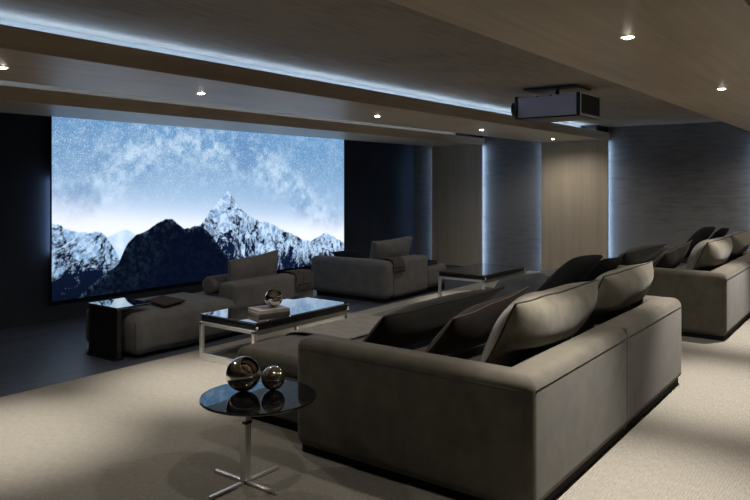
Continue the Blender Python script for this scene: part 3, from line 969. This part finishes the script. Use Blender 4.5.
cushion('scatter_cushion', 'dark cushion lying low behind the tall arm of the right daybed', 'cushion', ((7.20, 6.15, .56), (7.66, 6.10, .57), (7.62, 5.78, .40), (7.18, 5.8, .40)), .10, 0, 'black_cloth', None, None, 16, 18, .08)
throw('throw_blanket', 'dark grey throw laid over the corner of the right daybed below its cushion', [(7.22, 5.30, .52), (7.22, 5.24, .540), (7.22, 5.08, .540), (7.22, 5.03, .51), (7.22, 5.022, .42)], (1, 0, 0), .24, 'throw_grey', .05, .010, 8)
tr = thing('tray', 'small black tray lying on the open end of the right daybed', 'tray', (8.13, 5.20, .375))
MB().box(8.00, 8.26, 5.09, 5.34, .376, .384).build('base', M['black_lacquer'], tr)
rim = MB().box(8.0, 8.26, 5.09, 5.10, .384, .42).box(8.0, 8.26, 5.33, 5.34, .384, .42).box(8.0, 8.01, 5.10, 5.33, .384, .42).box(8.25, 8.26, 5.10, 5.33, .384, .42)
rim.build('rim', M['black_lacquer'], tr)

# C shaped table at the head of the left daybed
ct = thing('side_table', 'square black side table hooked over the end of the left daybed', 'side table', (3.5, 5.44, 0))
soft(MB().box(3.36, 3.71, 5.22, 5.66, .43, .45).build('table_top', M['dark_mirror'], ct), .003, 2)
MB().box(3.372, 3.40, 5.245, 5.635, .02, .43).build('side_panel', M['black_lacquer'], ct)
for ya in (5.222, 5.634):
    MB().box(3.362, 3.402, ya, ya + .024, .02, .43, .003).build('post', M['black_plastic'], ct)
MB().box(3.34, 3.43, 5.23, 5.65, .0, .02).build('base_plate', M['black_lacquer'], ct)

# ------------------------------------------------------------------ projector
pj = thing('projector', 'silver projector with black lens hanging from the concrete ceiling', 'projector', (6.25, 2.53, 2.10))
soft(MB().box(6.0, 6.5, 2.25, 2.82, 2.115, 2.305).build('casing', M['silver'], pj), .008, 3)
soft(MB().box(6.01, 6.49, 2.24, 2.85, 2.10, 2.116).build('bottom_plate', M['black_plastic'], pj), .003, 2)
rb = soft(MB().box(5.992, 6.508, 2.215, 2.252, 2.105, 2.312).build('rear_bezel', M['black_plastic'], pj), .006, 2)
MB().box(5.992, 6.508, 2.209, 2.2145, 2.105, 2.125).box(5.992, 6.508, 2.209, 2.2145, 2.302, 2.312).box(5.992, 6.006, 2.209, 2.2145, 2.125, 2.302).box(6.494, 6.508, 2.209, 2.2145, 2.125, 2.302).build('chrome_frame', M['chrome'], rb)
MB().box(6.03, 6.47, 2.210, 2.216, 2.135, 2.285).build('rear_grille', M['black_plastic'], rb)
soft(MB().box(5.992, 6.508, 2.818, 2.845, 2.105, 2.312).build('front_panel', M['black_plastic'], pj), .006, 2)
ln = MB().lathe([(.0001, 0), (.075, 0), (.075, .03), (.068, .032), (.068, .09), (.058, .092), (.056, .06), (.0001, .058)], (6.17, 2.845, 2.21), (0, 1, 0), 32, False).build('lens_barrel', M['black_plastic'], pj, False)
MB().lathe([(.0001, .072), (.03, .069), (.056, .061)], (6.17, 2.845, 2.21), (0, 1, 0), 32, False).build('lens_glass', M['lens'], ln, True)
MB().lathe([(.018, 2.305), (.018, 2.375)], (6.25, 2.53, 0), n=20).build('mount_pole', M['black_plastic'], pj, True)
soft(MB().box(6.05, 6.45, 2.28, 2.78, 2.372, 2.39).build('ceiling_shadow_plate', M['black_plastic'], pj), .003, 2)  # black plate at the mount, standing in for the projector's shadow on the ceiling
for k in range(4):
    MB().lathe([(.008, 0), (.008, .004)], (6.0, 2.36 + .13 * k, 2.30), (-1, 0, 0), 10).build('screw', M['black_plastic'], pj) if k in (1, 2) else None

# ------------------------------------------------------------------ camera and view
cam = bpy.data.cameras.new('camera')
cam.sensor_width, cam.lens, cam.shift_y = 36.0, 692.0 / 750.0 * 36.0, -66.7 / 750.0
cam.clip_start = 0.05
co = bpy.data.objects.new('camera', cam)
COL.objects.link(co)
co.location = (0, 0, 1.5)
co.rotation_euler = (PI / 2, 0, -math.atan2(0.8007, 0.5990))
SC.camera = co
w = bpy.data.worlds.new('world'); SC.world = w
w.use_nodes = True
w.node_tree.nodes['Background'].inputs[0].default_value = (0, 0, 0, 1)
vs = SC.view_settings
vs.view_transform, vs.look, vs.exposure, vs.gamma, vs.use_curve_mapping = 'Standard', 'None', 0.12, 1.0, False
SC.cycles.use_denoising = True
SC.cycles.max_bounces = 8
SC.cycles.diffuse_bounces = 5
SC.cycles.sample_clamp_indirect = 3.0
